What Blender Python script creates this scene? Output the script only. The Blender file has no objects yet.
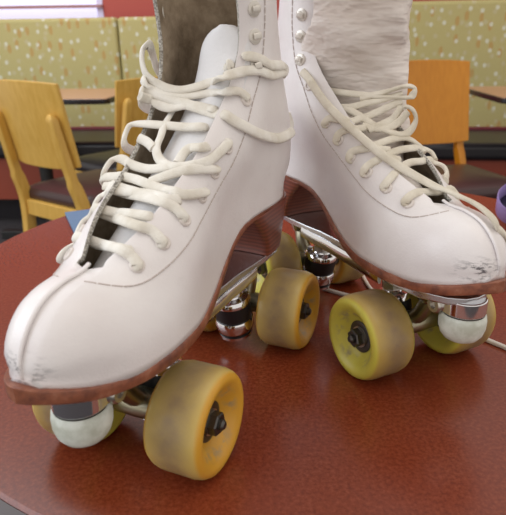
import bpy, bmesh, math, random
from mathutils import Vector, Matrix
random.seed(7)
scene = bpy.context.scene
T = 0.75                                   # height of the red table top

# ------------------------------------------------------------ camera
F_PX, PITCH, ROLL, CAM_H = 564.6, 0.36985, -0.01485, 0.21098
cam_data = bpy.data.cameras.new('camera')
cam = bpy.data.objects.new('camera', cam_data)
scene.collection.objects.link(cam)
cam_data.sensor_fit = 'HORIZONTAL'
cam_data.sensor_width = 36.0
cam_data.lens = 36.0 * F_PX / 506.0
cam_data.clip_start = 0.01
cam_data.dof.use_dof = True
cam_data.dof.focus_distance = 0.37
cam_data.dof.aperture_fstop = 20
cam.matrix_world = (Matrix.Translation((0, 0, T + CAM_H))
                    @ Matrix.Rotation(math.pi / 2 - PITCH, 4, 'X')
                    @ Matrix.Rotation(ROLL, 4, 'Z'))
scene.camera = cam

# ------------------------------------------------------------ light
scene.view_settings.view_transform = 'Standard'
scene.view_settings.look = 'None'
scene.view_settings.gamma = 1.0
scene.view_settings.exposure = -0.12
world = bpy.data.worlds.new('room_light')
scene.world = world
world.use_nodes = True
wn = world.node_tree.nodes
wn['Background'].inputs['Color'].default_value = (1.0, 0.94, 0.88, 1)
wn['Background'].inputs['Strength'].default_value = 0.88

def area(name, loc, target, sx, sy, power, color):
    d = bpy.data.lights.new(name, 'AREA')
    d.shape = 'RECTANGLE'; d.size = sx; d.size_y = sy
    d.energy = power; d.color = color
    o = bpy.data.objects.new(name, d)
    scene.collection.objects.link(o)
    o.location = loc
    v = Vector(target) - Vector(loc)
    o.rotation_euler = v.to_track_quat('-Z', 'Y').to_euler()
    return o
area('window_daylight', (-2.2, 0.1, 1.95), (0, 0.4, 0.8), 2.2, 1.5, 37, (0.83, 0.91, 1.0))
area('ceiling_lamps', (0.9, 0.2, 2.9), (0, 0.5, 0.8), 1.6, 1.6, 9, (1.0, 0.90, 0.78))
area('hall_daylight', (-1.5, 2.0, 2.7), (-1.1, 3.4, 0.7), 1.8, 1.4, 34, (0.86, 0.93, 1.0))

# ------------------------------------------------------------ helpers
COL = scene.collection
def put(name, me, mat=None, parent=None, smooth=True):
    o = bpy.data.objects.new(name, me)
    COL.objects.link(o)
    if mat is not None:
        for m in (mat if isinstance(mat, (list, tuple)) else [mat]):
            me.materials.append(m)
    if smooth:
        for p in me.polygons: p.use_smooth = True
    if parent is not None: o.parent = parent
    return o
def tag(o, label=None, cat=None, group=None, kind=None):
    if label: o['label'] = label
    if cat: o['category'] = cat
    if group: o['group'] = group
    if kind: o['kind'] = kind
    return o
def empty(name, loc, rz=0.0):
    o = bpy.data.objects.new(name, None)
    o.empty_display_size = 0.02
    COL.objects.link(o); o.location = loc; o.rotation_euler = (0, 0, rz)
    return o
def sharpen(me, deg=35):
    me.set_sharp_from_angle(angle=math.radians(deg))

class MB:
    """collects vertices and faces of one mesh"""
    def __init__(s): s.v = []; s.f = []; s.m = []
    def add(s, vs, fs, mi=0):
        b = len(s.v); s.v += [tuple(q) for q in vs]
        s.f += [tuple(b + i for i in f) for f in fs]; s.m += [mi] * len(fs)
    def box(s, c, size, rot=None, taper=1.0):
        x, y, z = [q / 2 for q in size]
        P = []
        for sz in (-1, 1):
            k = taper if sz > 0 else 1.0
            for sx, sy in ((-1, -1), (1, -1), (1, 1), (-1, 1)):
                p = Vector((sx * x * k, sy * y * k, sz * z))
                if rot is not None: p = rot @ p
                P.append(p + Vector(c))
        s.add(P, [(0, 3, 2, 1), (4, 5, 6, 7), (0, 1, 5, 4), (1, 2, 6, 5), (2, 3, 7, 6), (3, 0, 4, 7)])
    def lathe(s, prof, origin=(0, 0, 0), axis=(0, 0, 1), n=40, mi=0, phase=0.0, closed=False):
        """prof: (radius, height) list revolved about axis"""
        a = Vector(axis).normalized()
        t = Vector((1, 0, 0)) if abs(a.x) < .9 else Vector((0, 1, 0))
        u = a.cross(t).normalized(); w = a.cross(u)
        O = Vector(origin); P = []
        for (r, h) in prof:
            for i in range(n):
                th = 2 * math.pi * i / n + phase
                P.append(O + a * h + u * (r * math.cos(th)) + w * (r * math.sin(th)))
        Fs = []
        m = len(prof)
        for j in range(m - 1 if not closed else m):
            j2 = (j + 1) % m
            for i in range(n):
                k = (i + 1) % n
                Fs.append((j * n + i, j * n + k, j2 * n + k, j2 * n + i))
        if not closed:
            if prof[0][0] > 1e-6: Fs.append(tuple(reversed(range(n))))
            if prof[-1][0] > 1e-6: Fs.append(tuple((m - 1) * n + i for i in range(n)))
        s.add(P, Fs, mi)
    def tube(s, pts, rw, rt=None, normal=None, n=10, cap=True):
        """sweep an ellipse (rw wide, rt thick) along pts; normal(P) is the thin direction"""
        if rt is None: rt = rw
        pts = [Vector(p) for p in pts]; P = []
        prev = None
        for i, p in enumerate(pts):
            t = (pts[min(i + 1, len(pts) - 1)] - pts[max(i - 1, 0)])
            if t.length < 1e-9: t = Vector((0, 0, 1))
            t.normalize()
            if normal is not None: nn = Vector(normal(p))
            else: nn = prev if prev is not None else (Vector((0, 0, 1)) if abs(t.z) < .9 else Vector((1, 0, 0)))
            nn = nn - t * nn.dot(t)
            if nn.length < 1e-4: nn = prev if prev is not None else Vector((1, 0, 0)).cross(t)
            nn.normalize()
            if prev is not None:
                nn = (nn + prev * 1.2); nn = nn - t * nn.dot(t); nn.normalize()
            prev = nn
            b = t.cross(nn)
            r1 = rw(i / (len(pts) - 1)) if callable(rw) else rw
            for k in range(n):
                th = 2 * math.pi * k / n
                c_, s_ = math.cos(th), math.sin(th)
                P.append(p + b * (r1 * math.copysign(abs(c_) ** .8, c_)) + nn * (rt * s_))
        Fs = []
        for j in range(len(pts) - 1):
            for k in range(n):
                k2 = (k + 1) % n
                Fs.append((j * n + k, j * n + k2, (j + 1) * n + k2, (j + 1) * n + k))
        if cap:
            Fs.append(tuple(reversed(range(n)))); Fs.append(tuple((len(pts) - 1) * n + k for k in range(n)))
        s.add(P, Fs)
    def prism(s, outline, z0, z1):
        n = len(outline)
        P = [(x, y, z0) for x, y in outline] + [(x, y, z1) for x, y in outline]
        Fs = [tuple(reversed(range(n))), tuple(range(n, 2 * n))]
        Fs += [(i, (i + 1) % n, n + (i + 1) % n, n + i) for i in range(n)]
        s.add(P, Fs)
    def mesh(s, name, fix=True):
        me = bpy.data.meshes.new(name)
        me.from_pydata(s.v, [], s.f)
        for p, mi in zip(me.polygons, s.m): p.material_index = mi
        if fix:
            bm = bmesh.new(); bm.from_mesh(me)
            bmesh.ops.recalc_face_normals(bm, faces=bm.faces); bm.to_mesh(me); bm.free()
        return me
    def build(s, name, mat, parent=None, bevel=0, seg=2, ang=40, sharp=35):
        o = put(name, s.mesh(name), mat, parent)
        if bevel:
            b = o.modifiers.new('bevel', 'BEVEL'); b.width = bevel; b.segments = seg
            b.limit_method = 'ANGLE'; b.angle_limit = math.radians(ang)
            b.harden_normals = True
        if sharp: sharpen(o.data, sharp)
        return o

def lerp_tab(tab, x):
    if x <= tab[0][0]: return tab[0][1]
    for (a, ya), (b, yb) in zip(tab, tab[1:]):
        if x <= b: return ya + (yb - ya) * (x - a) / (b - a)
    return tab[-1][1]
def smooth_tab(tab, x):
    """monotone-ish cubic (Catmull) lookup"""
    n = len(tab)
    if x <= tab[0][0]: return tab[0][1]
    if x >= tab[-1][0]: return tab[-1][1]
    for i in range(n - 1):
        if x <= tab[i + 1][0]:
            x0, y0 = tab[i]; x1, y1 = tab[i + 1]
            m0 = (y1 - tab[i - 1][1]) / (x1 - tab[i - 1][0]) if i > 0 else (y1 - y0) / (x1 - x0)
            m1 = (tab[i + 2][1] - y0) / (tab[i + 2][0] - x0) if i + 2 < n else (y1 - y0) / (x1 - x0)
            h = x1 - x0; t = (x - x0) / h
            return ((2*t**3-3*t*t+1)*y0 + (t**3-2*t*t+t)*h*m0 + (-2*t**3+3*t*t)*y1 + (t**3-t*t)*h*m1)
def spline(pts, sub=8):
    pts = [Vector(p) for p in pts]; out = []
    for i in range(len(pts) - 1):
        p0 = pts[i - 1] if i > 0 else pts[i] * 2 - pts[i + 1]
        p1, p2 = pts[i], pts[i + 1]
        p3 = pts[i + 2] if i + 2 < len(pts) else pts[i + 1] * 2 - pts[i]
        for k in range(sub):
            t = k / sub
            out.append(0.5 * ((2 * p1) + (p2 - p0) * t + (2*p0 - 5*p1 + 4*p2 - p3) * t*t + (3*p1 - p0 - 3*p2 + p3) * t**3))
    out.append(pts[-1]); return out
def sstep(a, b, x):
    t = max(0, min(1, (x - a) / (b - a))); return t * t * (3 - 2 * t)

# ------------------------------------------------------------ materials
def mat(name, color, rough=0.5, metal=0.0, **kw):
    m = bpy.data.materials.new(name); m.use_nodes = True
    b = m.node_tree.nodes['Principled BSDF']
    b.inputs['Base Color'].default_value = (*color, 1)
    b.inputs['Roughness'].default_value = rough
    b.inputs['Metallic'].default_value = metal
    for k, v in kw.items(): b.inputs[k].default_value = v
    return m
def N(m, t, **kw):
    n = m.node_tree.nodes.new(t)
    for k, v in kw.items(): setattr(n, k, v)
    return n
def L(m, a, b): m.node_tree.links.new(a, b)
def bsdf(m): return m.node_tree.nodes['Principled BSDF']
def coords(m, scale=(1, 1, 1), loc=(0, 0, 0)):
    tc = N(m, 'ShaderNodeTexCoord'); mp = N(m, 'ShaderNodeMapping')
    mp.inputs['Scale'].default_value = scale; mp.inputs['Location'].default_value = loc
    L(m, tc.outputs['Object'], mp.inputs['Vector']); return mp.outputs['Vector']
def noise(m, vec, scale, detail=4, rough=.55):
    n = N(m, 'ShaderNodeTexNoise'); n.inputs['Scale'].default_value = scale
    n.inputs['Detail'].default_value = detail; n.inputs['Roughness'].default_value = rough
    L(m, vec, n.inputs['Vector']); return n.outputs['Fac']
def ramp(m, fac, stops):
    r = N(m, 'ShaderNodeValToRGB'); e = r.color_ramp.elements
    while len(e) < len(stops): e.new(0.5)
    for i, (p, c) in enumerate(stops):
        e[i].position = p; e[i].color = (*c, 1) if len(c) == 3 else c
    L(m, fac, r.inputs['Fac']); return r.outputs['Color']
def mix(m, fac, a, b, blend='MIX'):
    n = N(m, 'ShaderNodeMix'); n.data_type = 'RGBA'; n.blend_type = blend
    for s, v in ((0, fac), (6, a), (7, b)):
        if hasattr(v, 'is_linked'): L(m, v, n.inputs[s])
        elif isinstance(v, (int, float)): n.inputs[s].default_value = v
        else: n.inputs[s].default_value = (*v, 1)
    return n.outputs[2]
def math_(m, op, a, b=None, clamp=False):
    n = N(m, 'ShaderNodeMath'); n.operation = op; n.use_clamp = clamp
    for s, v in ((0, a), (1, b)):
        if v is None: continue
        if hasattr(v, 'is_linked'): L(m, v, n.inputs[s])
        else: n.inputs[s].default_value = v
    return n.outputs[0]
def bump(m, h, strength=.3, dist=.001):
    b = N(m, 'ShaderNodeBump'); b.inputs['Strength'].default_value = strength
    b.inputs['Distance'].default_value = dist
    L(m, h, b.inputs['Height']); L(m, b.outputs['Normal'], bsdf(m).inputs['Normal'])
def sep(m, vec):
    s = N(m, 'ShaderNodeSeparateXYZ'); L(m, vec, s.inputs[0]); return s.outputs

def leather(name, scuff):
    m = mat(name, (.80, .76, .76), .38)
    bsdf(m).inputs['Coat Weight'].default_value = .25
    bsdf(m).inputs['Coat Roughness'].default_value = .25
    v = coords(m)
    base = ramp(m, noise(m, v, 22, 4), [(.3, (.74, .69, .69)), (.7, (.84, .81, .81))])
    # dark scuffs worn into the toe
    x, y, z = sep(m, v)
    near = math_(m, 'SUBTRACT', 1, math_(m, 'MULTIPLY', math_(m, 'ABSOLUTE', math_(m, 'SUBTRACT', z, scuff[2])), 110), True)
    nx = math_(m, 'SUBTRACT', 1, math_(m, 'MULTIPLY', math_(m, 'ABSOLUTE', math_(m, 'SUBTRACT', x, scuff[0])), 75), True)
    ny = math_(m, 'SUBTRACT', 1, math_(m, 'MULTIPLY', math_(m, 'ABSOLUTE', math_(m, 'SUBTRACT', y, scuff[1])), 65), True)
    area_ = math_(m, 'MULTIPLY', math_(m, 'MULTIPLY', near, nx), ny)
    v2 = coords(m, (1, 1, 3.2))
    sc = ramp(m, noise(m, v2, 150, 6, .7), [(.50, (0, 0, 0)), (.60, (1, 1, 1))])
    f = math_(m, 'MULTIPLY', sc, math_(m, 'MULTIPLY', area_, 1.7, True))
    # faint grey wear elsewhere
    g = ramp(m, noise(m, coords(m, (1, 1, 2), (3, 1, 0)), 60, 5, .7), [(.62, (0, 0, 0)), (.78, (.28, .28, .28))])
    c = mix(m, g, base, (.5, .47, .45))
    L(m, mix(m, f, c, (.11, .10, .11)), bsdf(m).inputs['Base Color'])
    h = math_(m, 'ADD', noise(m, v, 900, 2), math_(m, 'MULTIPLY', noise(m, v, 60, 3), 2.2))
    bump(m, h, .18, .0008)
    return m
M = {}
M['leather_a'] = leather('white_leather_left', (.139, -.001, .090))
M['leather_b'] = leather('white_leather_right', (.138, -.010, .090))
def wrinkled():
    m = mat('wrinkled_white_leather', (.74, .67, .62), .45)
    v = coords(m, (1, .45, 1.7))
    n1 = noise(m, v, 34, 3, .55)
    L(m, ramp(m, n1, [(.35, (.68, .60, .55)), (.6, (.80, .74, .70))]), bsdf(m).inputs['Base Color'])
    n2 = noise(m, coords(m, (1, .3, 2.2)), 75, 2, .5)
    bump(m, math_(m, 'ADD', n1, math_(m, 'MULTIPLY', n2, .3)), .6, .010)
    return m
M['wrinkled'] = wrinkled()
M['tongue'] = mat('white_felt', (.74, .73, .74), .8)
bump(M['tongue'], noise(M['tongue'], coords(M['tongue']), 500, 3), .3, .0008)
m = M['lining'] = mat('tan_suede_lining', (.30, .22, .15), .95)
L(m, ramp(m, noise(m, coords(m), 55, 6, .65), [(.32, (.22, .165, .11)), (.66, (.52, .42, .31))]), bsdf(m).inputs['Base Color'])
m = M['rim'] = mat('frayed_grey_edge', (.5, .47, .43), 1)
L(m, ramp(m, noise(m, coords(m), 900, 3), [(.4, (.26, .24, .21)), (.6, (.62, .59, .54))]), bsdf(m).inputs['Base Color'])
bump(m, noise(m, coords(m), 1200, 3), .8, .001)
m = M['lace'] = mat('cream_cotton_lace', (.78, .74, .66), .9)
v = coords(m)
L(m, ramp(m, noise(m, v, 70, 4), [(.3, (.68, .63, .54)), (.65, (.84, .81, .75))]), bsdf(m).inputs['Base Color'])
bump(m, noise(m, coords(m), 1500, 2), .6, .0006)
m = M['lace_b'] = mat('yellowed_cotton_lace', (.74, .68, .57), .9)
L(m, ramp(m, noise(m, coords(m), 70, 4), [(.3, (.62, .56, .45)), (.65, (.80, .75, .65))]), bsdf(m).inputs['Base Color'])
bump(m, noise(m, coords(m), 1500, 2), .6, .0006)
M['thread'] = mat('cream_thread', (.55, .48, .45), .8)
m = M['sole'] = mat('brown_leather_sole', (.24, .075, .04), .42)
c = ramp(m, noise(m, coords(m), 130, 6, .65), [(.3, (.13, .04, .025)), (.55, (.27, .088, .045)), (.78, (.42, .20, .13))])
L(m, c, bsdf(m).inputs['Base Color'])
bump(m, noise(m, coords(m), 400, 4), .35, .0008)
m = M['heel'] = mat('stacked_heel_leather', (.16, .05, .03), .33)
w = N(m, 'ShaderNodeTexWave'); w.bands_direction = 'Z'; w.inputs['Scale'].default_value = 95
w.inputs['Distortion'].default_value = 1.5; w.inputs['Detail'].default_value = 3
L(m, coords(m), w.inputs['Vector'])
L(m, ramp(m, w.outputs['Fac'], [(0, (.13, .035, .02)), (1, (.23, .068, .04))]), bsdf(m).inputs['Base Color'])
M['chrome'] = mat('polished_chrome', (.82, .82, .84), .10, 1)
M['steel'] = mat('dull_zinc_steel', (.56, .53, .48), .30, 1)
M['aluminium'] = mat('brushed_aluminium', (.66, .67, .70), .26, 1)
M['gold_zinc'] = mat('yellow_zinc_casting', (.40, .37, .27), .36, 1)
M['dark_steel'] = mat('oiled_dark_steel', (.10, .095, .09), .35, .9)
M['rubber'] = mat('black_rubber', (.012, .012, .014), .45)
M['hole'] = mat('eyelet_hole_shadow', (.05, .04, .035), .9)
M['eyelet'] = mat('painted_white_eyelet', (.72, .66, .62), .35)
M['hook'] = mat('cream_painted_hook', (.70, .66, .60), .28, .25)
def urethane(name, face, tread, grime):
    """translucent wheel; grey grime is ground into the middle of the tread"""
    m = mat(name, face, .36)
    b = bsdf(m); b.inputs['Subsurface Weight'].default_value = .35
    b.inputs['Subsurface Radius'].default_value = (.012, .009, .003)
    b.inputs['Subsurface Scale'].default_value = .6
    v = coords(m); x, y, z = sep(m, v)
    r = math_(m, 'SQRT', math_(m, 'ADD', math_(m, 'MULTIPLY', x, x), math_(m, 'MULTIPLY', z, z)))
    on_tread = math_(m, 'MULTIPLY', math_(m, 'SUBTRACT', r, .0262), 900, True)
    off = math_(m, 'MULTIPLY', math_(m, 'ABSOLUTE', y), 1 / .0155)
    band = math_(m, 'SUBTRACT', .95, math_(m, 'POWER', off, 1.6), True)
    n = ramp(m, noise(m, v, 120, 5, .6), [(.25, (.7, .7, .7)), (.65, (1, 1, 1))])
    f = math_(m, 'MULTIPLY', math_(m, 'MULTIPLY', on_tread, band), n)
    c0 = mix(m, on_tread, face, tread)
    c = mix(m, math_(m, 'MULTIPLY', f, 1.0), c0, grime)
    # smudged ring on the face around the bearing
    ring = math_(m, 'SUBTRACT', 1, math_(m, 'MULTIPLY', math_(m, 'ABSOLUTE', math_(m, 'SUBTRACT', r, .0165)), 260), True)
    rn = ramp(m, noise(m, v, 130, 4, .6), [(.48, (0, 0, 0)), (.62, (.8, .8, .8))])
    L(m, mix(m, math_(m, 'MULTIPLY', ring, rn), c, (.30, .25, .17)), b.inputs['Base Color'])
    bump(m, noise(m, v, 300, 4), .15, .0008)
    return m
M['wheel_amber'] = urethane('amber_urethane', (.62, .33, .035), (.62, .45, .12), (.27, .19, .11))
M['wheel_lemon'] = urethane('lemon_urethane', (.60, .54, .085), (.54, .38, .09), (.25, .17, .10))
m = M['stop'] = mat('white_rubber_stop', (.66, .68, .60), .5)
L(m, ramp(m, noise(m, coords(m), 90, 5), [(.35, (.50, .52, .44)), (.6, (.72, .75, .69))]), bsdf(m).inputs['Base Color'])
m = M['table'] = mat('terracotta_laminate', (.42, .095, .04), .26)
v = coords(m)
c = ramp(m, noise(m, v, 420, 3, .7), [(.33, (.13, .020, .007)), (.5, (.18, .030, .010)), (.70, (.25, .052, .020))])
c = mix(m, ramp(m, noise(m, v, 9, 3), [(.35, (0, 0, 0)), (.7, (.35, .35, .35))]), c, (.21, .042, .018))
L(m, c, bsdf(m).inputs['Base Color'])
bsdf(m).inputs['Specular IOR Level'].default_value = .55
M['table_edge'] = mat('dark_table_edge', (.05, .03, .025), .4)
M['black_edge'] = mat('black_vinyl_edge', (.012, .012, .016), .25)
M['black_metal'] = mat('black_cast_iron', (.02, .02, .02), .5)
M['tan_laminate'] = mat('tan_laminate', (.52, .30, .16), .35)
def wood(name, a, b_):
    m = mat(name, a, .38)
    v = coords(m, (9, 9, 1.2))
    L(m, ramp(m, noise(m, v, 9, 5), [(.3, a), (.7, b_)]), bsdf(m).inputs['Base Color'])
    return m
M['wood'] = wood('honey_beech', (.60, .34, .06), (.70, .43, .10))
M['wood_orange'] = wood('orange_beech', (.53, .19, .008), (.60, .235, .014))
M['vinyl'] = mat('brown_vinyl', (.055, .026, .026), .32)
M['vinyl_black'] = mat('black_vinyl', (.022, .02, .024), .32)
M['piping'] = mat('burgundy_piping', (.16, .02, .03), .5)
m = M['fabric'] = mat('olive_patterned_upholstery', (.52, .46, .17), .9)
tc = N(m, 'ShaderNodeTexCoord')
x, y, z = sep(m, tc.outputs['Object'])
def dots(scale, off, thr, sx, sz, chance):
    cx = N(m, 'ShaderNodeCombineXYZ')
    L(m, math_(m, 'ADD', math_(m, 'MULTIPLY', x, sx), off), cx.inputs[0])
    L(m, math_(m, 'ADD', math_(m, 'MULTIPLY', z, sz), off), cx.inputs[1])
    vo = N(m, 'ShaderNodeTexVoronoi'); vo.voronoi_dimensions = '2D'
    vo.inputs['Scale'].default_value = scale; vo.inputs['Randomness'].default_value = .72
    L(m, cx.outputs[0], vo.inputs['Vector'])
    inside = math_(m, 'LESS_THAN', vo.outputs['Distance'], thr)
    rs = sep(m, vo.outputs['Color'])
    return math_(m, 'MULTIPLY', inside, math_(m, 'LESS_THAN', rs[0], chance))
stripe = N(m, 'ShaderNodeTexWave'); stripe.bands_direction = 'X'; stripe.inputs['Scale'].default_value = 26
L(m, tc.outputs['Object'], stripe.inputs['Vector'])
c = mix(m, stripe.outputs['Fac'], (.42, .35, .13), (.52, .46, .22))
c = mix(m, dots(15, .3, .17, 1.1, .9, .8), c, (.50, .44, .25))
c = mix(m, dots(9.5, 4.1, .18, 1.7, .75, .85), c, (.47, .31, .11))
c = mix(m, dots(13, 9.7, .15, 1.2, 1.0, .8), c, (.62, .60, .46))
L(m, c, bsdf(m).inputs['Base Color'])
m = M['carpet'] = mat('charcoal_carpet', (.05, .045, .05), 1)
L(m, ramp(m, noise(m, coords(m), 60, 5, .8), [(.35, (.022, .02, .024)), (.7, (.085, .075, .08))]), bsdf(m).inputs['Base Color'])
M['red_wall'] = mat('brick_red_paint', (.42, .07, .05), .6)
M['red_base'] = mat('brick_red_board', (.33, .065, .035), .5)
M['lilac'] = mat('lilac_gloss_sill', (.66, .60, .80), .35)
M['rail'] = mat('dusty_rose_rail', (.34, .16, .16), .5)
M['glass'] = mat('window_daylight_glass', (.8, .8, .95), .3, **{'Emission Color': (.66, .64, .90, 1), 'Emission Strength': .5})
M['blue'] = mat('slate_blue_card', (.11, .21, .36), .5)
M['cord'] = mat('white_plastic_cord', (.70, .66, .62), .4)
M['purple'] = mat('purple_plastic', (.34, .26, .55), .3)
M['navy'] = mat('dark_navy_plastic', (.02, .015, .05), .4)

# ------------------------------------------------------------ the room
def struct(name, mb, mt, **k):
    return tag(mb.build(name, mt, **k), kind='structure')
b = MB(); b.box((0, 1.4, -.05), (7, 6.4, .1)); struct('floor', b, M['carpet'])
# wall behind the booths: a red wall, a glazed bay on its left part
WY = 3.72
b = MB(); b.box((0, WY + .06, .5), (7, .12, 1.0)); b.box((1.31, WY + .06, 1.9), (4.38, .12, 1.8))
b.box((-2.19, WY + .06, 2.1), (2.62, .12, 1.4))
struct('wall_back', b, M['red_wall'])
w1 = empty('window_1', (-2.19, WY + .06, 1.2)); tag(w1, kind='structure')
b = MB(); b.box((0, 0, 0), (2.62, .02, .40)); b.build('pane', M['glass'], w1)
b = MB(); b.box((1.29, -.03, 0), (.035, .06, .40)); b.box((-.3, -.03, 0), (.035, .06, .40)); b.build('window_frame', M['lilac'], w1)
b = MB(); b.box((-2.19, WY - .06, 1.0), (2.62, .14, .05)); struct('trim_1', b, M['lilac'], bevel=.006)
b = MB(); b.box((-2.19, WY - .015, 1.155), (2.62, .03, .016)); struct('trim_2', b, M['rail'])

def booth(x0, y0, x1, y1, top, label, panels):
    """bench along the line (x0,y0)-(x1,y1): upholstered back panels, black seat, red base"""
    d = Vector((x1 - x0, y1 - y0, 0)); Ln = d.length; a = math.atan2(d.y, d.x)
    r = empty('booth_bench', (x0, y0, 0), a)
    tag(r, label, 'bench', 'booth benches along the wall')
    for (s0, s1) in panels:
        m_ = MB(); n = 10
        # rounded padded slab, face towards -y
        m_.box(((s0 + s1) / 2, .06, (top + .40) / 2), (s1 - s0 - .006, .12, top - .40), None)
        m_.build('back_panel', M['fabric'], r, bevel=.022, seg=4)
    m_ = MB(); m_.box((Ln / 2, -.012, .47), (Ln, .03, .02)); m_.build('piping', M['piping'], r, bevel=.006)
    m_ = MB(); m_.box((Ln / 2, -.235, .42), (Ln, .47, .09)); m_.build('seat', M['vinyl_black'], r, bevel=.03, seg=4)
    m_ = MB(); m_.box((Ln / 2, -.215, .26), (Ln, .43, .23)); m_.build('base', M['red_base'], r)
    m_ = MB(); m_.box((Ln / 2, -.17, .075), (Ln - .02, .32, .15)); m_.build('toe_kick', M['vinyl_black'], r)
    return r
booth(-2.9, 3.56, .12, 3.42, 1.085, 'long olive patterned booth bench with two tall padded back panels, behind the two left chairs',
      [(0, 2.15), (2.15, 3.02)])
booth(.83, 3.29, 2.9, 3.04, 1.135, 'olive patterned booth bench at right behind the small table and orange chair', [(0, 2.08)])

def cafe_table(cx, cy, w, d, rz, label):
    r = empty('cafe_table', (cx, cy, 0), rz)
    tag(r, label, 'table', 'small cafe tables at the booths')
    m_ = MB(); m_.box((0, 0, .7215), (w - .02, d - .02, .019)); m_.build('table_top', M['tan_laminate'], r, bevel=.003)
    m_ = MB()
    hw, hd = w / 2, d / 2; pts = []
    for (sx, sy, a0) in ((1, 1, 0), (-1, 1, 90), (-1, -1, 180), (1, -1, 270)):
        for k in range(6):
            a_ = math.radians(a0 + k * 18); pts.append((sx * (hw - .03) + .03 * math.cos(a_), sy * (hd - .03) + .03 * math.sin(a_)))
    ins = [(x * (1 - .021 / hw), y * (1 - .021 / hd)) for x, y in pts]; n = len(pts)
    P = [(x, y, .707) for x, y in pts] + [(x, y, .729) for x, y in pts] + [(x, y, .729) for x, y in ins] + [(x, y, .707) for x, y in ins]
    Fs = [(j * n + i, j * n + (i + 1) % n, ((j + 1) % 4) * n + (i + 1) % n, ((j + 1) % 4) * n + i) for j in range(4) for i in range(n)]
    m_.add(P, Fs); m_.build('edge_band', M['black_edge'], r, bevel=.005)
    m_ = MB(); m_.lathe([(.045, .03), (.04, .06), (.032, .10), (.032, .66), (.05, .70), (.10, .712)], n=28); m_.build('pedestal', M['black_metal'], r)
    m_ = MB()
    for k in range(4):
        rot = Matrix.Rotation(k * math.pi / 2, 3, 'Z'); m_.box(rot @ Vector((.14, 0, .022)), (.28, .05, .044), rot)
    m_.build('base', M['black_metal'], r, bevel=.006)
    return r
cafe_table(-1.03, 2.80, .88, .56, -.07, 'tan topped cafe table with black edge between the two left chairs and the booth')
cafe_table(1.40, 2.545, .80, .56, -.05, 'tan topped cafe table with black edge at the right edge, beside the orange chair')

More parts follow.
